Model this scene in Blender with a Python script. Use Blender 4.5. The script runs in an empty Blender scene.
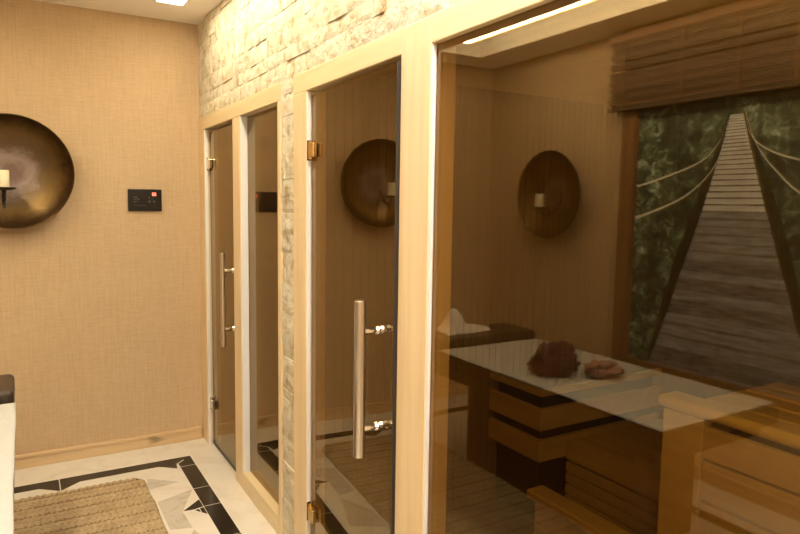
import bpy, bmesh, math, random
from mathutils import Vector, Matrix, noise
random.seed(7)
S = bpy.context.scene
C = S.collection
PI = math.pi

# ------------------------------------------------------------------ helpers
def nm(v): return v if isinstance(v, Vector) else Vector(v)

class MB:
    """collects shapes for ONE mesh object"""
    def __init__(s): s.v = []; s.f = []; s.m = []; s.c = []
    def add(s, vs, fs, mi=0, col=None):
        o = len(s.v); s.v += [tuple(v) for v in vs]
        for f in fs:
            s.f.append(tuple(i + o for i in f)); s.m.append(mi); s.c.append(col or (1, 1, 1, 1))
    def box(s, x0, x1, y0, y1, z0, z1, mi=0, col=None):
        vs = [(x0,y0,z0),(x1,y0,z0),(x1,y1,z0),(x0,y1,z0),(x0,y0,z1),(x1,y0,z1),(x1,y1,z1),(x0,y1,z1)]
        s.add(vs, [(0,3,2,1),(4,5,6,7),(0,1,5,4),(1,2,6,5),(2,3,7,6),(3,0,4,7)], mi, col); return s
    def poly(s, pts, mi=0): s.add(pts, [tuple(range(len(pts)))], mi); return s
    def tube(s, pts, r, n=14, mi=0, cap=True):
        pts = [nm(p) for p in pts]; rs = r if isinstance(r, (list, tuple)) else [r]*len(pts)
        vs = []; fs = []
        t0 = (pts[1]-pts[0]).normalized()
        a = Vector((0,0,1)) if abs(t0.z) < .9 else Vector((1,0,0))
        u = t0.cross(a).normalized()
        for i, p in enumerate(pts):
            t = (pts[min(i+1, len(pts)-1)] - pts[max(i-1, 0)]).normalized()
            u = (u - t*u.dot(t)).normalized(); w = t.cross(u)
            for k in range(n):
                an = 2*PI*k/n; vs.append(p + (u*math.cos(an) + w*math.sin(an))*rs[i])
        for i in range(len(pts)-1):
            for k in range(n):
                fs.append((i*n+k, i*n+(k+1)%n, (i+1)*n+(k+1)%n, (i+1)*n+k))
        if cap:
            fs.append(tuple(reversed(range(n)))); fs.append(tuple(range((len(pts)-1)*n, len(pts)*n)))
        s.add(vs, fs, mi); return s
    def lathe(s, prof, n=48, M=None, mi=0):
        """profile (r, h) spun about local Z"""
        vs = []; fs = []
        for r, h in prof:
            for k in range(n):
                an = 2*PI*k/n; v = Vector((r*math.cos(an), r*math.sin(an), h)); vs.append(M @ v if M else v)
        for i in range(len(prof)-1):
            for k in range(n):
                fs.append((i*n+k, i*n+(k+1)%n, (i+1)*n+(k+1)%n, (i+1)*n+k))
        if prof[0][0] > 1e-6: fs.append(tuple(reversed(range(n))))
        if prof[-1][0] > 1e-6: fs.append(tuple(range((len(prof)-1)*n, len(prof)*n)))
        s.add(vs, fs, mi); return s
    def build(s, name, mat, parent=None, bevel=0, smooth=False, tone=False, seg=2, weld=False):
        me = bpy.data.meshes.new(name); me.from_pydata(s.v, [], s.f)
        for m in (mat if isinstance(mat, (list, tuple)) else [mat]): me.materials.append(m)
        me.polygons.foreach_set('material_index', s.m)
        if tone:
            at = me.color_attributes.new('tone', 'FLOAT_COLOR', 'CORNER'); i = 0
            for p in me.polygons:
                for _ in p.loop_indices: at.data[i].color = s.c[p.index]; i += 1
        bm = bmesh.new(); bm.from_mesh(me)
        if weld: bmesh.ops.remove_doubles(bm, verts=bm.verts, dist=1e-5)
        bmesh.ops.recalc_face_normals(bm, faces=bm.faces); bm.to_mesh(me); bm.free()
        if smooth:
            for p in me.polygons: p.use_smooth = True
        o = bpy.data.objects.new(name, me); C.objects.link(o)
        if parent: o.parent = parent
        if bevel:
            b = o.modifiers.new('bevel', 'BEVEL'); b.width = bevel; b.segments = seg; b.limit_method = 'ANGLE'
        return o

def thing(name, label, cat, loc=(0,0,0), rz=0, group=None):
    o = bpy.data.objects.new(name, None); C.objects.link(o); o.empty_display_size = .1
    o.location = loc; o.rotation_euler = (0,0,rz); tag(o, label, cat, group); return o
def tag(o, label, cat, group=None):
    o['label'] = label; o['category'] = cat
    if group: o['group'] = group
    return o
def struct(o, label=None, cat=None):
    o['kind'] = 'structure'
    if label: o['label'] = label; o['category'] = cat
    return o
def hold(name, loc, label, cat, rz=0):
    o = bpy.data.objects.new(name, None); C.objects.link(o); o.empty_display_size = .1
    o.location = loc; o.rotation_euler = (0,0,rz); return struct(o, label, cat)
def local(mb, loc):
    mb.v = [(x-loc[0], y-loc[1], z-loc[2]) for x, y, z in mb.v]; return mb

# ---------------------------------------------------------------- materials
def new_mat(name):
    m = bpy.data.materials.new(name); m.use_nodes = True
    nt = m.node_tree; b = nt.nodes['Principled BSDF']; return m, nt, b
def simple(name, col, rough=.5, metal=0, coat=0, spec=None):
    m, nt, b = new_mat(name); b.inputs['Base Color'].default_value = (*col, 1)
    b.inputs['Roughness'].default_value = rough; b.inputs['Metallic'].default_value = metal
    b.inputs['Coat Weight'].default_value = coat
    if spec is not None: b.inputs['Specular IOR Level'].default_value = spec
    return m
def coords(nt, scale=(1,1,1), gen='Object'):
    t = nt.nodes.new('ShaderNodeTexCoord'); mp = nt.nodes.new('ShaderNodeMapping')
    mp.inputs['Scale'].default_value = scale; nt.links.new(t.outputs[gen], mp.inputs[0]); return mp.outputs[0]
def noise_tex(nt, vec, scale, detail=4, rough=.55, dist=0):
    n = nt.nodes.new('ShaderNodeTexNoise'); n.inputs['Scale'].default_value = scale
    n.inputs['Detail'].default_value = detail; n.inputs['Roughness'].default_value = rough
    n.inputs['Distortion'].default_value = dist; nt.links.new(vec, n.inputs['Vector']); return n.outputs['Fac']
def ramp(nt, fac, stops):
    r = nt.nodes.new('ShaderNodeValToRGB'); e = r.color_ramp.elements
    while len(e) < len(stops): e.new(.5)
    for k, (p, c) in enumerate(stops): e[k].position = p; e[k].color = (*c, 1)
    nt.links.new(fac, r.inputs[0]); return r.outputs[0]
def mixc(nt, fac, a, b, mode='MIX'):
    n = nt.nodes.new('ShaderNodeMix'); n.data_type = 'RGBA'; n.blend_type = mode
    for sock, v in ((n.inputs[0], fac), (n.inputs[6], a), (n.inputs[7], b)):
        if isinstance(v, (int, float)): sock.default_value = v
        elif isinstance(v, tuple): sock.default_value = (*v, 1)
        else: nt.links.new(v, sock)
    return n.outputs[2]
def mathn(nt, op, a, b=None):
    n = nt.nodes.new('ShaderNodeMath'); n.operation = op
    for sock, v in zip(n.inputs, (a, b)):
        if v is None: continue
        if isinstance(v, (int, float)): sock.default_value = v
        else: nt.links.new(v, sock)
    return n.outputs[0]
def bump(nt, b, h, strength=.3, dist=.01):
    n = nt.nodes.new('ShaderNodeBump'); n.inputs['Strength'].default_value = strength
    n.inputs['Distance'].default_value = dist; nt.links.new(h, n.inputs['Height']); nt.links.new(n.outputs[0], b.inputs['Normal'])

def wood(name, c1, c2, axis, rough=.45, k=1.0, knots=False):
    m, nt, b = new_mat(name)
    sc = [28, 28, 28]; sc[axis] = 1.3
    v = coords(nt, tuple(sc)); n = noise_tex(nt, v, k, 6, .6, .6)
    col = ramp(nt, n, [(.3, c2), (.62, c1)])
    sc2 = [3, 3, 3]; sc2[axis] = .5
    n2 = noise_tex(nt, coords(nt, tuple(sc2)), 1, 2)
    col = mixc(nt, mathn(nt, 'MULTIPLY', n2, .35), col, c2)
    if knots:
        sc3 = [9, 9, 9]; sc3[axis] = 4
        n3 = noise_tex(nt, coords(nt, tuple(sc3)), 1, 1)
        col = mixc(nt, ramp(nt, n3, [(.68, (0,0,0)), (.76, (1,1,1))]), col, tuple(.45*x for x in c2))
    nt.links.new(col, b.inputs['Base Color']); b.inputs['Roughness'].default_value = rough
    bump(nt, b, n, .08, .002); return m

M = {}
M['frame_z'] = wood('frame wood upright', (.82,.66,.43), (.74,.55,.33), 2, .42)
M['frame_y'] = wood('frame wood rail', (.80,.66,.42), (.72,.56,.33), 1, .42)
M['jamb'] = simple('pale jamb channel', (.84,.82,.82), .4)
M['base_x'] = wood('baseboard wood', (.70,.52,.30), (.60,.40,.22), 0, .3, knots=True)
M['base_y'] = wood('baseboard wood side', (.70,.52,.30), (.60,.40,.22), 1, .3, knots=True)
M['sauna_y'] = wood('sauna bench wood', (.56,.41,.17), (.42,.295,.115), 1, .5)
M['sauna_x'] = wood('sauna bench wood crosswise', (.56,.41,.17), (.42,.295,.115), 0, .5)
M['sauna_z'] = wood('sauna cladding', (.27,.18,.08), (.20,.13,.055), 2, .55)
M['sauna_back'] = wood('dark sauna boards', (.13,.09,.05), (.10,.07,.035), 2, .6)
M['sauna_pale'] = wood('pale sauna wood', (.62,.48,.20), (.53,.39,.15), 1, .45)
M['bed_wood'] = wood('dark stained bed wood', (.16,.085,.04), (.10,.05,.025), 2, .45)

def wallpaper(name, ax):
    m, nt, b = new_mat(name)
    s1 = [1,1,1]; s1[ax] = 14; s1[2] = 160
    s2 = [1,1,1]; s2[ax] = 110; s2[2] = 7
    s1[1-ax] = 1; s2[1-ax] = 1
    h = noise_tex(nt, coords(nt, tuple(s1)), 1, 3, .6); w = noise_tex(nt, coords(nt, tuple(s2)), 1, 3, .6)
    big = noise_tex(nt, coords(nt, (1.6,1.6,1.6)), 1, 2)
    f = mathn(nt, 'ADD', mathn(nt, 'MULTIPLY', h, .5), mathn(nt, 'MULTIPLY', w, .5))
    col = ramp(nt, f, [(.34, (.50,.36,.215)), (.5, (.565,.41,.25)), (.66, (.615,.455,.28))])
    col = mixc(nt, mathn(nt, 'MULTIPLY', big, .25), col, (.50,.345,.20))
    nt.links.new(col, b.inputs['Base Color']); b.inputs['Roughness'].default_value = .8
    bump(nt, b, f, .16, .002); return m
M['paper_x'] = wallpaper('woven wallpaper', 0); M['paper_y'] = wallpaper('woven wallpaper side', 1)
M['ceil'] = simple('ceiling paint', (.93,.88,.83), .85)
M['ceil_tray'] = simple('ceiling tray paint', (.88,.82,.70), .8)

def stone():
    m, nt, b = new_mat('split face ivory stone')
    at = nt.nodes.new('ShaderNodeAttribute'); at.attribute_name = 'tone'
    v = coords(nt, (1,1,1)); n = noise_tex(nt, v, 14, 5, .6, .5); f = noise_tex(nt, v, 70, 4, .6)
    col = ramp(nt, n, [(.30, (.40,.28,.13)), (.40, (.58,.50,.37)), (.52, (.70,.66,.56)), (.8, (.74,.71,.63))])
    col = mixc(nt, 1.0, col, at.outputs['Color'], 'MULTIPLY')
    nt.links.new(col, b.inputs['Base Color']); b.inputs['Roughness'].default_value = .75
    bump(nt, b, mathn(nt, 'ADD', n, mathn(nt, 'MULTIPLY', f, .7)), .7, .010); return m
M['stone'] = stone()
M['grout'] = simple('stone backing mortar', (.62,.52,.38), .9)

def marble(name, c1, c2, rough=.18, sc=3):
    m, nt, b = new_mat(name); v = coords(nt, (1,1,1))
    n = noise_tex(nt, v, sc, 6, .6, 1.6); col = ramp(nt, n, [(.36, c2), (.5, c1), (.8, c1)])
    nt.links.new(col, b.inputs['Base Color']); b.inputs['Roughness'].default_value = rough; return m
M['marble'] = marble('ivory marble', (.76,.71,.64), (.70,.645,.57))
M['grey_marble'] = marble('grey marble', (.58,.53,.46), (.46,.42,.36), .2, 5)
M['beige_marble'] = marble('beige marble', (.60,.53,.44), (.52,.45,.37), .2, 5)
M['black_marble'] = marble('black marble', (.010,.009,.009), (.03,.025,.022), .15, 6)
M['joint'] = simple('pale tile joint', (.62,.57,.5), .6)

def brass():
    m, nt, b = new_mat('antique brass')
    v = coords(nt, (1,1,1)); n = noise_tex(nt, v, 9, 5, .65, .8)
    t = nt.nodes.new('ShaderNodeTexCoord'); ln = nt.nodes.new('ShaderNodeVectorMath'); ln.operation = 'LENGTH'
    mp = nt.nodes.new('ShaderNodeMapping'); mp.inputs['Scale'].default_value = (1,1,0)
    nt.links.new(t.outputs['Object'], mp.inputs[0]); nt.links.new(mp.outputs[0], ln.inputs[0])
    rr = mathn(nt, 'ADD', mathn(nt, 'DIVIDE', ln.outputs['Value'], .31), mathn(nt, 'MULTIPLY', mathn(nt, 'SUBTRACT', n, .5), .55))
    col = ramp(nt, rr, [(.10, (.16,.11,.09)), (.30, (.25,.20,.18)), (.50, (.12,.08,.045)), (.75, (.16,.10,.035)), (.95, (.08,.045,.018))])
    nt.links.new(col, b.inputs['Base Color']); b.inputs['Metallic'].default_value = .85
    r = ramp(nt, n, [(.3, (.28,.28,.28)), (.7, (.45,.45,.45))]); nt.links.new(r, b.inputs['Roughness'])
    bump(nt, b, noise_tex(nt, v, 22, 3), .12, .01); return m
M['brass'] = brass()
M['iron'] = simple('dark iron', (.05,.035,.02), .45, .7)
M['wax'] = simple('ivory candle wax', (.80,.72,.52), .55)
M['steel'] = simple('brushed steel', (.66,.60,.53), .3, 1)
M['chrome'] = simple('polished chrome', (.75,.72,.68), .12, 1)
M['hinge_brass'] = simple('yellow brass', (.80,.56,.22), .22, 1)
M['seal'] = simple('dark door seal', (.03,.022,.016), .5)
M['black_gloss'] = simple('black glass panel', (.008,.008,.010), .18)
M['icon'] = simple('grey printed icon', (.16,.16,.17), .5)
m, nt, b = new_mat('red digit light'); b.inputs['Emission Color'].default_value = (1,.18,.10,1); b.inputs['Emission Strength'].default_value = 5
b.inputs['Base Color'].default_value = (.3,.03,.02,1); M['red'] = m

def glass(tint, f0=.092):
    m = bpy.data.materials.new('bronze tinted glass'); m.use_nodes = True; nt = m.node_tree
    nt.nodes.clear(); out = nt.nodes.new('ShaderNodeOutputMaterial')
    tr = nt.nodes.new('ShaderNodeBsdfTransparent'); tr.inputs[0].default_value = (*tint, 1)
    gl = nt.nodes.new('ShaderNodeBsdfGlossy'); gl.inputs['Color'].default_value = (1,.92,.74,1); gl.inputs['Roughness'].default_value = 0
    lw = nt.nodes.new('ShaderNodeLayerWeight'); lw.inputs['Blend'].default_value = .5
    p5 = mathn(nt, 'POWER', lw.outputs['Facing'], 5.0)
    fr = mathn(nt, 'ADD', mathn(nt, 'MULTIPLY', p5, 1-f0), f0)
    mx = nt.nodes.new('ShaderNodeMixShader'); nt.links.new(fr, mx.inputs[0])
    nt.links.new(tr.outputs[0], mx.inputs[1]); nt.links.new(gl.outputs[0], mx.inputs[2]); nt.links.new(mx.outputs[0], out.inputs[0])
    return m
M['glass'] = glass((.66,.54,.32))

def emis(name, col, st):
    m = bpy.data.materials.new(name); m.use_nodes = True; nt = m.node_tree; nt.nodes.clear()
    o = nt.nodes.new('ShaderNodeOutputMaterial'); e = nt.nodes.new('ShaderNodeEmission')
    e.inputs[0].default_value = (*col, 1); e.inputs[1].default_value = st; nt.links.new(e.outputs[0], o.inputs[0]); return m
M['led'] = emis('warm light diffuser', (1,.86,.58), 25)
M['led2'] = emis('warm cove light diffuser', (1,.86,.58), 50)
M['led3'] = emis('neutral light diffuser', (.98,.97,.92), 47)

def jute():
    m, nt, b = new_mat('braided jute')
    v = coords(nt, (1,1,1)); n = noise_tex(nt, v, 120, 3, .6); w = noise_tex(nt, v, 9, 3)
    f = mathn(nt, 'ADD', mathn(nt, 'MULTIPLY', n, .6), mathn(nt, 'MULTIPLY', w, .4))
    col = ramp(nt, f, [(.33, (.26,.175,.09)), (.5, (.43,.315,.18)), (.66, (.56,.43,.265))])
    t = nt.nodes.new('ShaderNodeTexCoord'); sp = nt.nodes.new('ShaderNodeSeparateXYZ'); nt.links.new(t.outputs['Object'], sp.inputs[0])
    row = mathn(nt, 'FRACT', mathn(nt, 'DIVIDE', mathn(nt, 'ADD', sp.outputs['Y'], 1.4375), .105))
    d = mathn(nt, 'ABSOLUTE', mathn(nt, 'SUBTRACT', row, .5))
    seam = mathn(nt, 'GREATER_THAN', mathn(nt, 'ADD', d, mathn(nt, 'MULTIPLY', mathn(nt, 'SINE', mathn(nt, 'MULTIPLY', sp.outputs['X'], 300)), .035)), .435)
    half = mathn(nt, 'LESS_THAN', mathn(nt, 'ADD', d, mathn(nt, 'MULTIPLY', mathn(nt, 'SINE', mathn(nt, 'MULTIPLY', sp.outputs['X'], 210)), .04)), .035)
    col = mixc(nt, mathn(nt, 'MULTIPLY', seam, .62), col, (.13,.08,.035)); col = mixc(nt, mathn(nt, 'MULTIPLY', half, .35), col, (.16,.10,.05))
    nt.links.new(col, b.inputs['Base Color']); b.inputs['Roughness'].default_value = .9; bump(nt, b, n, .5, .004); return m
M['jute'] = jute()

def cloth(name, c1, c2, sc=60):
    m, nt, b = new_mat(name); v = coords(nt, (1,1,1)); n = noise_tex(nt, v, sc, 4, .6)
    nt.links.new(ramp(nt, n, [(.35, c2), (.65, c1)]), b.inputs['Base Color']); b.inputs['Roughness'].default_value = .9
    b.inputs['Sheen Weight'].default_value = .15; bump(nt, b, n, .3, .004); return m
M['sheet'] = cloth('white cotton sheet', (.50,.495,.49), (.465,.46,.455), 90)
M['towel'] = cloth('white terry towel', (.84,.80,.75), (.72,.68,.62), 160)
M['brown_cloth'] = cloth('dark brown cloth', (.15,.05,.045), (.03,.010,.010), 14)
M['pink_cloth'] = cloth('dusty brown pink cloth', (.42,.225,.165), (.27,.13,.09), 40)
M['leather'] = simple('dark brown leather', (.045,.028,.018), .42)
M['bamboo'] = wood('bamboo reed', (.12,.07,.03), (.07,.04,.018), 1, .5)
M['tape'] = simple('brown blind tape', (.17,.095,.045), .8)
M['dark_frame'] = wood('brown window trim', (.30,.16,.07), (.20,.10,.045), 2, .45)

def foliage():
    m, nt, b = new_mat('printed jungle foliage'); v = coords(nt, (1,1,1))
    n = noise_tex(nt, v, 15, 9, .72, .6); n2 = noise_tex(nt, v, 3, 3)
    col = ramp(nt, n, [(.36, (.015,.025,.02)), (.49, (.08,.13,.085)), (.58, (.30,.40,.30)), (.72, (.85,.95,.90))])
    col = mixc(nt, ramp(nt, n2, [(.42, (0,0,0)), (.62, (.8,.8,.8))]), col, (.02,.03,.02), 'MIX')
    nt.links.new(col, b.inputs['Base Color']); b.inputs['Roughness'].default_value = .5; return m
M['foliage'] = foliage()
def plank(name, c1, c2):
    m, nt, b = new_mat(name); n = noise_tex(nt, coords(nt, (1,6,45)), 1, 4)
    nt.links.new(ramp(nt, n, [(.3, c2), (.7, c1)]), b.inputs['Base Color']); b.inputs['Roughness'].default_value = .5; return m
M['plank1'] = plank('printed grey plank', (.46,.47,.50), (.20,.20,.21))
M['plank2'] = plank('printed brown plank', (.32,.31,.31), (.10,.09,.09))
M['plankfar'] = plank('printed pale plank', (.85,.86,.88), (.60,.60,.62))
M['gapdark'] = simple('printed dark undergrowth', (.02,.028,.018), .5)
M['rope'] = simple('printed rope', (.85,.82,.72), .5)

# --------------------------------------------------------------- dimensions
D, H, LW, BW = 4.249, 2.682, -1.33, -1.6      # end wall y, ceiling z, left wall x, wall behind
FX = .998                                       # face of timber frames
SX = 2.95                                       # back wall of the cabins
YD0, YD1 = 2.585, 2.745                         # divider between the cabins

# ------------------------------------------------------------------- floor
fl = MB()
fl.box(LW-.1, 1.05, BW-.1, D+.1, -.1, 0, 0)
e = .0006
def flat(pts, mi, z=e): fl.poly([(x, y, z) for x, y in pts], mi)
bx0, bx1, by0, by1 = -1.0, .85, -1.3, 3.975     # outer edge of the black border
w = .088
for (a, b_, c_, d_) in ((bx0,bx1,by1-w,by1),(bx0,bx1,by0,by0+w),(bx1-w,bx1,by0+w,by1-w),(bx0,bx0+w,by0+w,by1-w)):
    flat([(a,c_),(b_,c_),(b_,d_),(a,d_)], 1)
z2 = .0011
for kk in (3.825, 3.490, 3.255, 2.90, 2.56, 2.325, 1.97, 1.63, 1.395, 1.04, .70, .465, .11):
    flat([(bx1-w,kk-.0025),(bx1,kk-.0025),(bx1,kk+.0025),(bx1-w,kk+.0025)], 3, z2)
    flat([(bx0,kk-.0025),(bx0+w,kk-.0025),(bx0+w,kk+.0025),(bx0,kk+.0025)], 3, z2)
for kx in (.13,-.5):
    for y_ in (by1, by0+w): flat([(kx-.003,y_-w),(kx+.003,y_-w),(kx+.003,y_),(kx-.003,y_)], 3, z2)
# corner mitre joint of the inner edge
flat([(bx1-w-.004,by1-w+.002),(bx1-w+.004,by1-w-.002),(bx1-.045,by1-.05),(bx1-.053,by1-.046)], 3, z2)
# black triangles on the inner side of the border, grey marble polygons
for yy in (3.25, 1.90, .55):
    flat([(bx1-w-.003,yy+.10),(bx1-w-.003,yy+.006),(bx1-w-.055,yy-.004),(bx1-w-.105,yy+.002)], 1)
    flat([(bx1-w-.003,yy-.002),(bx1-w-.003,yy-.085),(bx1-w-.024,yy-.055),(bx1-w-.024,yy-.006)], 1)
    flat([(bx1-w-.028,yy-.010),(bx1-w-.028,yy-.050),(bx1-w-.05,yy-.014)], 1)
    flat([(bx1-w-.004,yy+.24),(bx1-w-.20,yy+.17),(bx1-w-.20,yy-.16),(bx1-w-.10,yy-.19),(bx1-w-.108,yy+.0)], 2)
    flat([(bx1-w-.05,yy+.37),(bx1-w-.20,yy+.50),(bx1-w-.22,yy+.34)], 2)
    flat([(bx1-w-.10,yy-.21),(bx1-w-.20,yy-.42),(bx1-w-.20,yy-.60),(bx1-w-.03,yy-.52)], 4)
for xx in (.13, -.5):
    yb = by1 - w
    flat([(xx-.10,yb),(xx-.003,yb),(xx-.003,yb-.08)], 1); flat([(xx+.003,yb),(xx+.10,yb),(xx+.003,yb-.08)], 1)
flat([(bx1-w-.01,by1-w),(bx1-w-.11,by1-w),(bx1-w-.02,by1-w-.075)], 1)
# wide marble slabs' joints
for yj in (4.12,): flat([(LW,yj-.0015),(1.0,yj-.0015),(1.0,yj),(LW,yj)], 3, e)
for xj in (.13,): flat([(xj-.0015,by1),(xj,by1),(xj,D),(xj-.0015,D)], 3, e)
struct(fl.build('floor', [M['marble'], M['black_marble'], M['grey_marble'], M['joint'], M['beige_marble']]), 'ivory marble floor with a black border inlay', 'floor')
struct(MB().box(1.05, SX+.1, BW-.1, D+.1, -.1, -.002).build('floor_sauna', M['bed_wood']), 'brown floor inside the glazed cabins', 'floor')

# ------------------------------------------------------------ walls, ceiling
struct(MB().box(LW-.1, SX+.1, D, D+.1, 0, H+.2).build('wall_end', M['paper_x']), 'end wall in beige woven wallpaper', 'wall')
struct(MB().box(LW-.1, LW, BW-.1, D, 0, H+.2).build('wall_left', M['paper_y']), 'side wall in beige woven wallpaper facing the glass', 'wall')
struct(MB().box(LW, SX+.1, BW-.1, BW, 0, H+.2).build('wall_back', M['paper_x']))
# ceiling with a recessed light tray along the left
TX0, TX1, TY = -.99, -.62, 3.97
cl = MB(); cl.box(TX1, 1.15, BW, D, H, H+.12); cl.box(LW, TX0, BW, D, H, H+.12); cl.box(TX0, TX1, TY, D, H, H+.12)
struct(cl.build('ceiling', M['ceil']), 'beige ceiling with a lit recess', 'ceiling')
struct(MB().box(TX0, TX1, BW, TY, H+.12, H+.17).build('ceiling_tray', M['ceil_tray']))
# baseboards: low board with a rounded cap
def base(name, mb_board, mb_cap, mat):
    o = mb_board.build(name, mat, bevel=.003); struct(o, 'glossy pale wooden baseboard', 'baseboard')
    mb_cap.build('cap', mat, o, bevel=.004)
base('baseboard_end', MB().box(LW+.016, .985, D-.015, D, 0, .062), MB().box(LW+.016, .985, D-.020, D, .062, .085), M['base_x'])
base('baseboard_left', MB().box(LW, LW+.015, BW, D-.021, 0, .062), MB().box(LW, LW+.020, BW, D-.021, .062, .085), M['base_y'])

# split-face stone: courses of rough blocks on a mortar backing
st = MB()
def stone_block(y0, y1, z0, z1):
    d = random.uniform(.006, .010); ny = max(2, int((y1-y0)/.018)); nz = max(2, int((z1-z0)/.018))
    vs = []; fs = []; off = Vector((random.random()*50, random.random()*50, 0))
    tx, tz = random.uniform(-.003,.003), random.uniform(-.003,.003)
    for i in range(ny+1):
        for j in range(nz+1):
            u, v = i/ny, j/nz; y = y0+(y1-y0)*u; z = z0+(z1-z0)*v
            h = d + tx*(u-.5)*2 + tz*(v-.5)*2 + (.003*noise.noise(Vector((y*22, z*26, 0))+off) + .002*noise.noise(Vector((y*60, z*70, 3))+off))
            if i in (0, ny) or j in (0, nz): h -= .0018
            vs.append((FX+.012-max(.002, h), y, z))
    W = nz+1
    for i in range(ny):
        for j in range(nz): fs.append((i*W+j, i*W+j+1, (i+1)*W+j+1, (i+1)*W+j))
    n0 = len(vs); ring = [i*W for i in range(ny+1)] + [ny*W+j for j in range(1, nz+1)] + [i*W+nz for i in range(ny-1,-1,-1)] + [j for j in range(nz-1,0,-1)]
    for r in ring: vs.append((FX+.02, vs[r][1], vs[r][2]))
    L = len(ring)
    for k in range(L): fs.append((ring[k], ring[(k+1)%L], n0+(k+1)%L, n0+k))
    t = random.uniform(.86, 1.06); wv = random.uniform(-.05, .05)
    st.add(vs, fs, 0, (t, t-.01-abs(wv)*.5, t-.04-abs(wv)*1.6, 1))
def stone_area(y0, y1, z0, z1):
    z = z0
    while z < z1-.005:
        hz = random.choice((.045,.06,.075,.09)); zt = min(z1, z+hz)
        if z1-zt < .03: zt = z1
        y = y0 - random.uniform(0, .1)
        while y < y1-.005:
            ln = random.uniform(.09,.26); yt = min(y1, y+ln)
            if y1-yt < .04: yt = y1
            if yt - max(y, y0) > .01: stone_block(max(y, y0)+.0005, yt-.0005, z+.0005, zt-.0005)
            y = yt
        z = zt
stone_area(-.45, D-.001, 2.101, H)
stone_area(2.590, 2.743, .0, 2.101)
stone_area(-1.595, -.452, 0, H)
stwall = struct(st.build('wall_right', M['stone'], tone=True, smooth=False), 'ivory split-face stone wall above and between the glazed fronts', 'wall')
mo = MB(); mo.box(FX+.02, 1.15, -.45, D, 2.101, H); mo.box(FX+.02, 1.15, YD0+.005, YD1-.002, 0, 2.101); mo.box(FX+.02, 1.15, BW, -.452, 0, H)
mo.build('mortar_backing', M['grout'], stwall)

# cabins behind the glass: grooved vertical cladding
def cladding_x(name, y, sgn, x0, x1, z1, mat, pitch=.042):
    mb = MB(); x = x0
    while x < x1-.002:
        xe = min(x+pitch, x1)
        mb.box(x+.002, xe-.002, min(y, y+sgn*.0045), max(y, y+sgn*.0045), 0, z1); x = xe
    mb.box(x0, x1, min(y+sgn*.0045, y+sgn*.03), max(y+sgn*.0045, y+sgn*.03), 0, z1)
    return struct(mb.build(name, mat))
def cladding_y(name, x, y0, y1, z1, mat, pitch=.042):
    mb = MB(); y = y0
    while y < y1-.002:
        ye = min(y+pitch, y1); mb.box(x, x+.0025, y+.001, ye-.001, 0, z1); y = ye
    mb.box(x+.0025, x+.03, y0, y1, 0, z1); return struct(mb.build(name, mat))
cladding_x('wall_sauna_end', YD0, 1, 1.15, SX, 2.15, M['sauna_z'])
cladding_x('wall_cabin_divider', YD1-.03, -1, 1.15, SX, 2.15, M['sauna_z'])
cladding_y('wall_sauna_back', SX, BW, D, 2.15, M['sauna_back'], .14)
struct(MB().box(1.15, SX+.03, BW, D, 2.15, 2.19).build('ceiling_sauna', M['sauna_y']))

# --------------------------------------------------------- timber fronts
FD = 1.085      # back face of the frames
def frame(name, label, posts, rail, sill, linings):
    h = hold(name, (FX, sum(posts[0][:2])/2, 0), label, 'frame'); L = h.location
    for y0, y1, z0, z1 in posts: local(MB().box(FX, FD, y0, y1, z0, z1), L).build('post', M['frame_z'], h, bevel=.004)
    for y0, y1, z0, z1 in rail: local(MB().box(FX, FD, y0, y1, z0, z1), L).build('head_rail', M['frame_y'], h, bevel=.003)
    for y0, y1, z0, z1 in sill: local(MB().box(FX, FD, y0, y1, z0, z1), L).build('sill', M['frame_y'], h, bevel=.004)
    for (x0, x1, y0, y1, z0, z1) in linings: local(MB().box(x0, x1, y0, y1, z0, z1), L).build('jamb_channel', M['jamb'], h)
    return h
frame('trim_1', 'pale timber frame around the far door and its narrow side window',
      [(4.115, D-.001, 0, 2.022), (3.358, 3.49, 0, 2.022), (2.746, 2.785, 0, 2.022)], [(2.746, D-.001, 2.022, 2.100)], [(2.785, 3.358, 0, .094)],
      [(FX+.004, 1.020, 4.109, 4.1148, .001, 2.02), (FX+.004, 1.038, 3.352, 3.3578, .095, 2.02)])
frame('trim_2', 'pale timber frame around the near door and the large sauna window',
      [(2.448, 2.588, 0, 2.022), (1.537, 1.702, 0, 2.100), (-.449, -.30, 0, 2.022)], [(1.702, 2.588, 2.022, 2.100), (-.449, 1.537, 2.022, 2.100)], [(-.30, 1.537, 0, .09)],
      [(FX+.004, 1.016, 2.442, 2.4478, .001, 2.02), (FX+.004, 1.012, 1.531, 1.5368, .091, 2.02)])

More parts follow.
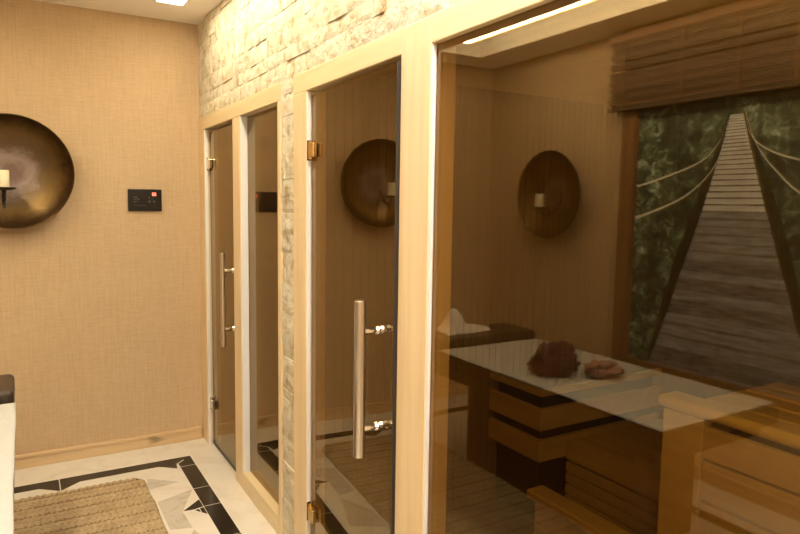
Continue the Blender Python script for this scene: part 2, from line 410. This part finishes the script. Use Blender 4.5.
def hinge(parent, L, x, y, z, mat, tone):
    # clamp on the pane, plate on the post
    a = MB(); a.box(x-.020, x-.001, y-.068, y-.012, z-.028, z+.028); a.box(x+.011, x+.024, y-.058, y-.012, z-.026, z+.026)
    a.tube([(x-.008, y-.010, z-.036), (x-.008, y-.010, z+.036)], .010)
    o = local(a, L).build('hinge', mat, parent, bevel=.003)
    pb = MB().box(x-.020, x-.004, y-.0050, y-.0012, z-.040, z+.040); local(pb, L).build('hinge_plate', M['seal'] if tone else M['chrome'], o)
    return o
def pull(parent, L, x, y, z0, z1, za, zb, off, r):
    b_ = MB(); b_.tube([(x-off, y, z0), (x-off, y, z0+.002), (x-off, y, z1-.002), (x-off, y, z1)], [r-.002, r, r, r-.002], 24)
    o = local(b_, L).build('handle', M['steel'], parent, smooth=False)
    for z in (za, zb):
        s_ = MB(); s_.tube([(x-off+r*.6, y, z), (x-.024, y, z)], 0.0115, 18); s_.tube([(x-.026, y, z), (x-.018, y, z), (x-.012, y, z), (x-.001, y, z)], [.0135,.0155,.0135,.0155], 20)
        local(s_, L).build('standoff', M['chrome'], o)
        t_ = MB(); t_.tube([(x+.011, y, z), (x+.03, y, z)], .0125, 18); local(t_, L).build('inner_boss', M['chrome'], o)
    return o
for idx, (hx, hy0, hy1, rz, hz, hm, tone, pl) in enumerate((
      (1.030, 4.107, 3.496, 0, (1.809,.275), M['chrome'], False, (3.550, .765, 1.294, 1.193, .864, .078, .0135)),
      (1.020, 2.440, 1.708, math.radians(-2.4), (1.786,.273), M['hinge_brass'], True, (1.785, .762, 1.272, 1.172, .854, .080, .0185)))):
    L = Vector((hx, hy0, 0))
    d = hold('door_%d' % (idx+1), L, ('far bronze glass door beside the beige end wall, chrome hinges', 'near bronze glass door with brass hinges, slightly ajar')[idx], 'door', 0)
    gp = MB().box(hx, hx+.010, hy1, hy0-.003, .024, 2.004); local(gp, L).build('glass_pane', M['glass'], d)
    for z in hz: hinge(d, L, hx, hy0+.0015, z, hm, tone)
    y, z0, z1, za, zb, off, r = pl; pull(d, L, hx, y, z0, z1, za, zb, off, r)
    sl = MB().box(hx-.001, hx+.012, hy1-.0055, hy1-.0005, .012, 2.004); local(sl, L).build('edge_seal', M['seal'], d)
    sl = MB().box(hx-.001, hx+.012, hy1, hy0-.003, .001, .0235); local(sl, L).build('bottom_seal', M['seal'], d)
    d.rotation_euler.z = rz
# fixed panes
def pane(name, label, x, y0, y1, z0, z1):
    o = MB().box(x, x+.010, y0, y1, z0, z1).build(name, M['glass']); return struct(o, label, 'window')
pane('window_1', 'narrow fixed bronze pane between the far door and the stone pillar', 1.040, 2.786, 3.351, .095, 2.021)
pane('window_2', 'large fixed bronze window of the sauna', 1.014, -.299, 1.530, .091, 2.021)

# ------------------------------------------------------------- sauna inside
BG = 'sauna benches behind the glass'
# far corner block: wide boards that wrap the corner, open gaps between
X0, Y0, Y1 = 2.08, 2.195, 2.583
sb = thing('heater_guard', 'wooden guard of stacked wide boards with open gaps, in the far sauna corner', 'heater guard', (2.5, 2.39, 0))
L = sb.location
for z0, z1 in ((.36,.464), (.513,.618), (.68,.712)):
    local(MB().box(X0, X0+.028, Y0, Y1, z0, z1).box(X0+.028, SX-.002, Y0, Y0+.028, z0, z1), L).build('board', M['sauna_y'], sb, bevel=.003)
for x, y in ((X0+.102, Y0+.102), (X0+.102, Y1-.05), (SX-.06, Y0+.102), (SX-.06, Y1-.05)):
    local(MB().box(x-.03, x+.03, y-.03, y+.03, 0, .684), L).build('leg', M['sauna_back'], sb)
# low bench with a wide fascia and narrow slats below
ln = MB().box(X0+.062, SX-.002, Y0+.062, Y0+.068, .03, .70).box(X0+.062, X0+.068, Y0+.069, Y1, .03, .70)
local(ln, L).build('gap_shade', M['seal'], sb)  # dark sheet added behind the boards, stands in for shade in the gaps
lb = thing('low_bench', 'low wooden bench with narrow front slats, between the corner block and the tall bench', 'bench', (2.45, 1.6, 0)); L = lb.location
X, YA, YB = 2.25, .3, 2.19
local(MB().box(X, X+.03, YA, YB, .352, .442), L).build('fascia', M['sauna_y'], lb, bevel=.003)
for z0, z1 in ((.290,.338), (.236,.281), (.180,.226), (.124,.170), (.068,.114), (.012,.058)):
    local(MB().box(X+.004, X+.026, YA, YB, z0, z1), L).build('slat', M['sauna_y'], lb, bevel=.002)
local(MB().box(X+.031, SX-.002, YA, YB, .415, .441), L).build('seat', M['sauna_y'], lb, bevel=.003)
for y in (YA+.05, 1.2, YB-.03): local(MB().box(X+.03, X+.08, y-.025, y+.025, 0, .414), L).build('post', M['sauna_z'], lb)
# footstep in front
fs = thing('sauna_step', 'pale wooden footstep with a thick top board, lowest in the sauna', 'step', (1.9, 1.3, 0)); L = fs.location
local(MB().box(1.845, 1.942, .25, 2.02, .318, .355), L).build('tread', M['sauna_pale'], fs, bevel=.008)
local(MB().box(1.868, 1.892, .28, 1.985, 0, .317), L).build('riser', M['sauna_y'], fs, bevel=.002)
# tall bench: end post, rails and wide planks
tb = thing('tall_bench', 'tall pale wooden bench with a broad end post and wide front planks', 'bench', (2.2, .8, 0)); L = tb.location
X = 1.95
local(MB().box(X, X+.11, .25, 1.472, .868, .912), L).build('front_rail', M['sauna_pale'], tb, bevel=.02, seg=4)
local(MB().box(X+.003, X+.055, 1.285, 1.440, 0, .867), L).build('end_post', M['sauna_pale'], tb, bevel=.004)
for z0, z1 in ((.735,.842), (.590,.724), (.445,.579), (.300,.434), (.155,.289), (.010,.144)):
    local(MB().box(X+.012, X+.040, .25, 1.284, z0, z1), L).build('plank', M['sauna_y'], tb, bevel=.003)
for k in range(4):
    x0 = X+.135 + k*.118
    local(MB().box(x0, x0+.10, .25, 1.365, .872, .905), L).build('seat_slat', M['sauna_y'], tb, bevel=.006)
for y in (.27, 1.286): local(MB().box(X+.056, X+.58, y, y+.059, .80, .866), L).build('bearer', M['sauna_x'], tb)

# ---------------------------------------------------------- ceiling lights
def strip(name, label, x0, x1, y0, y1, z, mat, deep):
    t = thing(name, label, 'ceiling light', ((x0+x1)/2, (y0+y1)/2, z)); L = t.location
    f = MB(); r = .012
    f.box(x0-r, x0, y0-r, y1+r, z-.006, z+deep); f.box(x1, x1+r, y0-r, y1+r, z-.006, z+deep)
    f.box(x0, x1, y0-r, y0, z-.006, z+deep); f.box(x0, x1, y1, y1+r, z-.006, z+deep)
    local(f, L).build('frame', M['ceil_tray'], t)
    local(MB().box(x0, x1, y0, y1, z-.003, z+deep), L).build('diffuser', mat, t)
strip('linear_ceiling_light', 'long flush ceiling light close to the stone wall', .69, .83, 1.75, 3.865, H-.0005, M['led'], 0)
strip('linear_ceiling_light', 'second flush ceiling light, beyond the top edge of the photo', .69, .83, -1.2, 1.5, H-.0005, M['led3'], 0)
t = thing('cove_light', 'long light in the ceiling recess, mirrored at the top of the sauna window', 'ceiling light', (-.665, 1.26, H+.08)); L = t.location
local(MB().box(-.70, -.636, -1.2, 3.73, H+.014, H+.064), L).build('diffuser', M['led2'], t)
local(MB().box(-.70, -.622, -1.21, 3.74, H+.0645, H+.119), L).build('housing', M['ceil_tray'], t)

# added fill light that brightens the sauna benches, no fixture: dim and warm
def area(name, loc, rot, sx, sy, power, col):
    d = bpy.data.lights.new(name, 'AREA'); d.shape = 'RECTANGLE'; d.size = sx; d.size_y = sy; d.energy = power; d.color = col
    o = bpy.data.objects.new(name, d); C.objects.link(o); o.location = loc; o.rotation_euler = rot; return o
area('sauna_fill', (1.22, .55, 1.55), (math.radians(80), 0, math.radians(-62)), .5, .9, 11, (1,.86,.50))

# --------------------------------------------------------- wall bowls
def bowl(loc, rz, label, R_):
    """shallow brass dish: opening along local -Y, back on the wall"""
    t = thing('wall_bowl', label, 'wall bowl', loc, rz, 'brass bowls on the walls')
    prof = [(0,0),(.08,.001),(.15,.006),(.21,.022),(.26,.052),(.295,.088),(.306,.104),(.3105,.108),(.3125,.104),(.309,.094),(.298,.078),(.262,.042),(.212,.012),(.15,-.004),(.08,-.009),(0,-.010)]
    prof = [(r, h+.012) for r, h in prof]
    mb = MB(); mb.lathe(prof, 96)
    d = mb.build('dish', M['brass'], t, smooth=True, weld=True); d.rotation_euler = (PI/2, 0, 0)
    ar = MB(); ar.tube([(-.035,-.012,-.05),(-.035,-.08,-.12),(-.036,-.15,-.15),(-.036,-.205,-.125),(-.036,-.215,-.098)], [.012,.011,.010,.009,.008], 12)
    ar.tube([(-.036,-.16,-.145),(-.036,-.175,-.185),(-.036,-.19,-.195)], [.008,.009,.005], 10)
    a = ar.build('arm', M['iron'], t, smooth=True)
    pt = MB(); pt.lathe([(0,-.102),(.03,-.102),(.055,-.094),(.062,-.088),(.058,-.086),(.03,-.092),(0,-.092)], 32, Matrix.Translation((-.036,-.215,0)))
    pt.build('drip_plate', M['iron'], t, smooth=True)
    return t
def candle(loc, label):
    t = thing('candle', label, 'candle', loc, 0, 'candles on the wall bowls')
    c = MB(); c.lathe([(0,0),(.030,0),(.0305,.003),(.0305,.090),(.029,.0945),(.024,.0925),(.012,.089),(0,.088)], 32); c.build('wax', M['wax'], t, smooth=True)
    c = MB(); c.tube([(0,0,.088),(.001,0,.096),(.003,0,.103)], .0012, 8); c.build('wick', M['seal'], t)
b1 = Vector((-.04, D-.012, 1.722)); bowl(b1, 0, 'antique brass bowl on the beige end wall, left of the black control panel', .31)
candle(b1 + Vector((-.036, -.215, -.091)), 'ivory candle on the drip plate of the end wall bowl')
b2 = Vector((LW+.012, 3.43, 1.66)); bowl(b2, PI/2, 'brass bowl on the side wall, seen mirrored in the sauna window', .31)
candle(b2 + Matrix.Rotation(PI/2, 3, 'Z') @ Vector((-.036, -.215, -.091)), 'ivory candle on the side wall bowl, mirrored in the sauna window')

# ----------------------------------------------------------- control panel
t = thing('control_panel', 'black rectangular touch panel with a red lit display on the beige end wall', 'control panel', (.664, D, 1.578)); L = t.location
local(MB().box(.566,.762,D-.018,D+.001,1.511,1.646), L).build('body', M['black_gloss'], t, bevel=.003)
ic = MB(); yf = D-.0188
def q(x0, z0, w_, h_): ic.box(x0, x0+w_, yf, yf+.0006, z0, z0+h_)
for z in (1.594, 1.580, 1.566):
    for x in ((.598,.606,.614) if z != 1.580 else (.598,.608,.618,.626)): q(x, z, .004, .005)
for x in (.684,.690,.712,.718): q(x, 1.566, .004, .009)
q(.686,1.590,.004,.010); q(.704,1.588,.003,.005); q(.598,1.545,.07,.0012)
local(ic, L).build('icon', M['icon'], t)
rd = MB()
for x in (.706,.719):        # seven-segment digits
    for a in ((0,0,.009,.002),(0,.0085,.009,.002),(0,.017,.009,.002),(0,0,.002,.019),(.007,0,.002,.019)):
        rd.box(x+a[0], x+a[0]+a[2], yf, yf+.0006, 1.606+a[1], 1.606+a[1]+a[3])
local(rd, L).build('display', M['red'], t)

# ---------------------------------------------------------------- jute rug
def make_rug():
    x0, x1, y0, y1 = -.296, .548, .9, 3.775; nx, ny = 110, 480
    vs = []; fs = []
    pitch = .105
    for j in range(ny+1):
        y = y0+(y1-y0)*j/ny
        row = math.floor((y-y0)/pitch); ph = ((y-y0)/pitch) % 1
        for i in range(nx+1):
            u = i/nx; x = x0+(x1-x0)*u
            rib = abs(math.sin(PI*ph))**.30 * (1 - .28*(.5+.5*math.cos(4*PI*ph))*(1 if .2 < ph < .8 else 0))
            br = .5+.5*math.sin(x*2*PI/.034 + row*1.3 + 5.0*abs(ph-.5))
            z = .003 + .017*rib*(.55+.45*br) + .002*noise.noise(Vector((x*60, y*60, 0)))
            xx = x
            if u > .96: xx += .010*noise.noise(Vector((y*4, 0, 7)))
            if u < .04: xx += .004*math.sin(y*2*PI/pitch)
            yy = y + .010*noise.noise(Vector((x*3, y*2, 4)))
            # rounded corners
            rc = .10; cx = min(max(xx, x0+rc), x1-rc); cy = min(max(yy, y0+rc), y1-rc)
            dx, dy = xx-cx, yy-cy; dd = math.hypot(dx, dy)
            if dd > rc and abs(dx) > 1e-6 and abs(dy) > 1e-6:
                m_ = max(abs(dx), abs(dy)); k_ = rc*(m_/rc)/dd; xx, yy = cx+dx*k_, cy+dy*k_
            edge = i in (0, nx) or j in (0, ny)
            vs.append((xx, yy, .0025 if edge else z))
    W = nx+1
    for j in range(ny):
        for i in range(nx): fs.append((j*W+i, j*W+i+1, (j+1)*W+i+1, (j+1)*W+i))
    mb = MB(); mb.add(vs, fs); loc = Vector(((x0+x1)/2, (y0+y1)/2, 0))
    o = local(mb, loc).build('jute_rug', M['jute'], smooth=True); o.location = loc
    return tag(o, 'braided natural jute rug with rounded corners on the marble floor', 'rug')
make_rug()

# ------------------------------------------------------------ massage table
bt = thing('massage_table', 'dark brown massage table under a white sheet, cut by the left photo edge', 'massage table', (-.44, 2.4, 0)); L = bt.location
local(MB().box(-.83,-.052,1.52,3.07,.63,.722), L).build('mattress', M['leather'], bt, bevel=.012, seg=3)
local(MB().box(-.83,-.054,3.080,3.40,.680,.776), L).build('headrest', M['leather'], bt, bevel=.022, seg=4)
local(MB().box(-.80,-.08,1.58,3.36,.57,.629), L).build('deck', M['bed_wood'], bt, bevel=.004)
for x in (-.72,-.26): local(MB().box(x,x+.10,3.12,3.34,.630,.679), L).build('headrest_bracket', M['iron'], bt)
local(MB().box(-.74,-.30,1.85,3.10,.0,.569), L).build('pedestal', M['bed_wood'], bt, bevel=.005)
# sheet: a thin draped surface with gentle folds
def make_sheet():
    x0, x1, y0, y1 = -.812, -.048, 1.535, 3.062; nx, ny = 60, 110; vs = []; fs = []
    for j in range(ny+1):
        for i in range(nx+1):
            u, v = i/nx, j/ny; x = x0+(x1-x0)*u; y = y0+(y1-y0)*v
            n = noise.noise(Vector((x*5, y*2.2, 1))); f = .004*max(0, n) + .003*math.exp(-((x+.62+.03*math.sin(y*3))/.02)**2) + .0025*math.exp(-((y-2.02-.1*x)/.03)**2)
            z = .7265 + f
            xx = x + (.004*noise.noise(Vector((y*3, 0, 2))) if i == nx else 0)
            vs.append((xx, y, z))
    W = nx+1
    for j in range(ny):
        for i in range(nx): fs.append((j*W+i, j*W+i+1, (j+1)*W+i+1, (j+1)*W+i))
    mb = MB(); mb.add(vs, fs); loc = Vector((-.44, 2.3, .7235)); o = local(mb, loc).build('bed_sheet', M['sheet'], smooth=True); o.location = loc
    s_ = o.modifiers.new('thickness', 'SOLIDIFY'); s_.thickness = .003; s_.offset = -1
    return tag(o, 'white cotton sheet spread over the massage table', 'sheet')
make_sheet()

# crumpled cloths and towel: closed lumpy folded shapes
def lump(name, mat, loc, rad, seed, folds, amp, label, cat, floor=0.0, twist=0):
    bm = bmesh.new(); bmesh.ops.create_icosphere(bm, subdivisions=5, radius=1)
    for v in bm.verts:
        p = v.co.copy(); off = Vector((seed*3.7, seed*1.3, seed))
        ridge = 1-abs(noise.noise(p*folds+off))*2
        ridge2 = 1-abs(noise.noise(Vector((p.x*1.3, p.y*3.6, p.z*1.6))*folds*.7+off*2))*2
        k = 1 + amp*(ridge-.5) + amp*.8*(ridge2-.5) + .05*noise.noise(p*7+off)
        q_ = Vector((p.x*rad[0], p.y*rad[1], p.z*rad[2]))*k
        a = twist*p.z; q_ = Vector((q_.x*math.cos(a)-q_.y*math.sin(a), q_.x*math.sin(a)+q_.y*math.cos(a), q_.z))
        q_.z = max(q_.z, -rad[2]*.55 + .006*noise.noise(p*5)) + rad[2]*.55
        v.co = q_
    zmin = min(v.co.z for v in bm.verts)
    for v in bm.verts: v.co.z -= zmin
    me = bpy.data.meshes.new(name); bm.to_mesh(me); bm.free(); me.materials.append(mat)
    for p in me.polygons: p.use_smooth = True
    o = bpy.data.objects.new(name, me); C.objects.link(o); o.location = loc
    return tag(o, label, cat)
SZ = .7315
dk = lump('cloth_bundle', M['brown_cloth'], (-.29, 2.365, SZ), (.115,.10,.088), 2.0, 1.5, .42, 'dark brown crumpled cloth bundle on the white sheet', 'cloth', twist=.5)
lump('folded_cloth', M['pink_cloth'], (-.475, 2.205, SZ), (.09,.08,.042), 5.0, 1.5, .34, 'dusty pink-brown flat cloth beside the dark bundle on the white sheet', 'cloth')
def make_towel():
    # wide cloth folded over: peak at one end, tail along the headrest
    nx, ny = 60, 28; vs = []; fs = []
    for i in range(nx+1):
        u = i/nx
        for j in range(ny+1):
            v = j/ny
            x = .18 - .36*u; y = (v-.5)*(.18-.05*u)
            prof = .125*math.exp(-((u-.30)/.15)**2) + .025*math.exp(-((u-.62)/.2)**2) + .018
            side = 1-abs(2*v-1)**2.2
            fold = .012*math.sin(v*13+u*5)*(1-u)*side
            z = prof*max(.06, side) + fold*.8 + .006*noise.noise(Vector((x*14, y*14, 0)))
            y += .020*math.sin(u*9)*(.4+v)
            vs.append((x, y, max(z, .004)))
    W = ny+1
    for i in range(nx):
        for j in range(ny): fs.append((i*W+j, i*W+j+1, (i+1)*W+j+1, (i+1)*W+j))
    n0 = len(vs); vs += [(x, y, .0) for x, y, z in vs]
    for i in range(nx):
        for j in range(ny): fs.append((n0+i*W+j, n0+(i+1)*W+j, n0+(i+1)*W+j+1, n0+i*W+j+1))
    ring = [i*W for i in range(nx+1)] + [nx*W+j for j in range(1, ny+1)] + [i*W+ny for i in range(nx-1,-1,-1)] + [j for j in range(ny-1,0,-1)]
    for k in range(len(ring)):
        a, b_ = ring[k], ring[(k+1)%len(ring)]; fs.append((a, b_, n0+b_, n0+a))
    mb = MB(); mb.add(vs, fs); o = mb.build('towel', M['towel'], smooth=True); o.location = (-.375, 3.265, .7765)
    return tag(o, 'white towel bunched into a peak on the dark headrest of the massage table', 'towel')
make_towel()

# ---------------------------------------------- jungle bridge print and blind
t = thing('wall_mural', 'large print of a plank rope bridge through jungle, mirrored in the sauna window', 'mural', (LW, 1.85, .62)); L = t.location
my0, my1, mz0, mz1 = .85, 2.745, .62, 2.36
pm = MB(); xw = LW+.020
pm.box(LW+.001, xw, my0, my1, mz0, mz1, 0)
def pp(pts, mi, lay): pm.poly([(xw+.0004*lay, y, z) for y, z in pts], mi)
zt, zb = 2.085, .62
def le(z): s_ = (zt-z)/(zt-zb); return 2.149 + .44*s_**1.15
def ri(z): s_ = (zt-z)/(zt-zb); return 2.075 - .47*s_**1.05
# dark banks beside the deck
for a, sg in ((le, 1), (ri, -1)):
    pts = [(a(zt - (zt-zb)*k/8), zt-(zt-zb)*k/8) for k in range(9)]
    out = [(y + sg*(.012+.06*math.sin(PI*k/8)), z) for k, (y, z) in enumerate(pts)]
    pp(pts + out[::-1], 4, 1)
# planks: spaced by perspective
zs = [zt]; st_ = .012
while zs[-1] > zb: zs.append(zs[-1]-st_); st_ *= 1.055
zs[-1] = zb
for k in range(len(zs)-1):
    a, b_ = zs[k], zs[k+1]; g_ = (a-b_)*.24; j1, j2 = random.uniform(-.012,.012), random.uniform(-.012,.012)
    s_ = (zt-a)/(zt-zb)
    mi = 3 if s_ < .34 else random.choice((1,1,2))
    pp([(le(a), a), (ri(a), a), (ri(b_), b_), (le(b_), b_)], 2, 2)
    pp([(le(a)+j1*s_, a), (ri(a)+j2*s_, a), (ri(b_+g_)+j2*s_, b_+g_), (le(b_+g_)+j1*s_, b_+g_)], mi, 3)
def rope(pts, wd):
    vv = []
    for k in range(len(pts)-1):
        for s_ in range(6): vv.append((pts[k][0]+(pts[k+1][0]-pts[k][0])*s_/6, pts[k][1]+(pts[k+1][1]-pts[k][1])*s_/6))
    vv.append(pts[-1]); n_ = len(vv)
    for k in range(n_-1):
        w0 = wd*(.3+.7*k/n_); pp([(vv[k][0], vv[k][1]-w0), (vv[k+1][0], vv[k+1][1]-w0), (vv[k+1][0], vv[k+1][1]+w0), (vv[k][0], vv[k][1]+w0)], 5, 4)
def curve(pts):
    out = []; P_ = [pts[0]] + pts + [pts[-1]]
    for k in range(1, len(P_)-2):
        for s_ in range(5):
            t_ = s_/5; a, b_, c_, d_ = P_[k-1], P_[k], P_[k+1], P_[k+2]
            out.append(tuple(.5*((2*b_[i])+(-a[i]+c_[i])*t_+(2*a[i]-5*b_[i]+4*c_[i]-d_[i])*t_**2+(-a[i]+3*b_[i]-3*c_[i]+d_[i])*t_**3) for i in (0, 1)))
    return out + [pts[-1]]
rope(curve([(2.16,2.05),(2.213,1.826),(2.394,1.649),(2.68,1.532),(2.744,1.52)]), .010)
rope(curve([(2.165,2.03),(2.22,1.92),(2.342,1.827),(2.678,1.724),(2.744,1.715)]), .008)
rope(curve([(2.067,2.11),(1.999,1.932),(1.885,1.781),(1.70,1.63),(1.3,1.5),(.86,1.45)]), .010)
rope(curve([(2.06,2.09),(2.03,1.98),(1.955,1.902),(1.789,1.832),(1.4,1.75),(.86,1.72)]), .008)
local(pm, L).build('print', [M['foliage'], M['plank1'], M['plank2'], M['plankfar'], M['gapdark'], M['rope']], t)
fr = MB()
fr.box(LW+.001, LW+.045, my1+.001, my1+.115, mz0-.09, mz1+.09); fr.box(LW+.001, LW+.045, my0-.115, my0-.001, mz0-.09, mz1+.09)
fr.box(LW+.001, LW+.045, my0-.001, my1+.001, mz1+.001, mz1+.09); fr.box(LW+.001, LW+.045, my0-.001, my1+.001, mz0-.09, mz0-.001)
local(fr, L).build('frame', M['dark_frame'], t, bevel=.003)
# roman blind of bamboo reeds
t = thing('roman_blind', 'half drawn bamboo roman blind hanging over the bridge print', 'blind', (LW+.075, 1.85, 2.18)); L = t.location
by_0, by_1 = .80, 2.935
sl = MB(); z = 2.19; k = 0
while z < 2.60:
    if not (.225 < z-2.19 < .24 or .28 < z-2.19 < .292):
        sl.box(LW+.070+.004*math.sin(k*1.7), LW+.079+.004*math.sin(k*1.7), by_0+random.uniform(-.02,.02), by_1+random.uniform(-.02,.02), z, z+.0115, random.choice((0,0,0,1)))
    z += .0135; k += 1
local(sl, L).build('reed', [M['bamboo'], M['bed_wood']], t)
hb = MB().box(LW+.062, LW+.088, by_0-.01, by_1+.01, 2.178, 2.189); local(hb, L).build('bottom_bar', M['bamboo'], t, bevel=.003)
hb = MB().box(LW+.001, LW+.09, by_0-.01, by_1+.01, 2.605, 2.66); local(hb, L).build('head_rail', M['dark_frame'], t, bevel=.003)
for yb in (2.83, 2.42, 2.08, 1.78, 1.46, 1.12): local(MB().box(LW+.083, LW+.086, yb-.011, yb+.011, 2.19, 2.606), L).build('tape', M['tape'], t)

# ------------------------------------------------------------ world, camera
w_ = bpy.data.worlds.new('world'); S.world = w_; w_.use_nodes = True
w_.node_tree.nodes['Background'].inputs[0].default_value = (1,.85,.65,1); w_.node_tree.nodes['Background'].inputs[1].default_value = .02
cam = bpy.data.cameras.new('camera'); co = bpy.data.objects.new('camera', cam); C.objects.link(co); S.camera = co
cam.sensor_width = 36; cam.lens = 641.2377*36/800; cam.clip_start = .02
yaw, pitch, roll = .5335927, .0975919, .0146986
f = Vector((math.sin(yaw)*math.cos(pitch), math.cos(yaw)*math.cos(pitch), -math.sin(pitch)))
r = Vector((math.cos(yaw), -math.sin(yaw), 0)); u = r.cross(f)
r2 = r*math.cos(roll) + u*math.sin(roll); u2 = u*math.cos(roll) - r*math.sin(roll)
co.matrix_world = Matrix(((r2.x,u2.x,-f.x,0),(r2.y,u2.y,-f.y,0),(r2.z,u2.z,-f.z,1.57647),(0,0,0,1)))
vs_ = S.view_settings; vs_.view_transform = 'Standard'; vs_.look = 'None'; vs_.gamma = 1; vs_.exposure = 0; vs_.use_curve_mapping = False
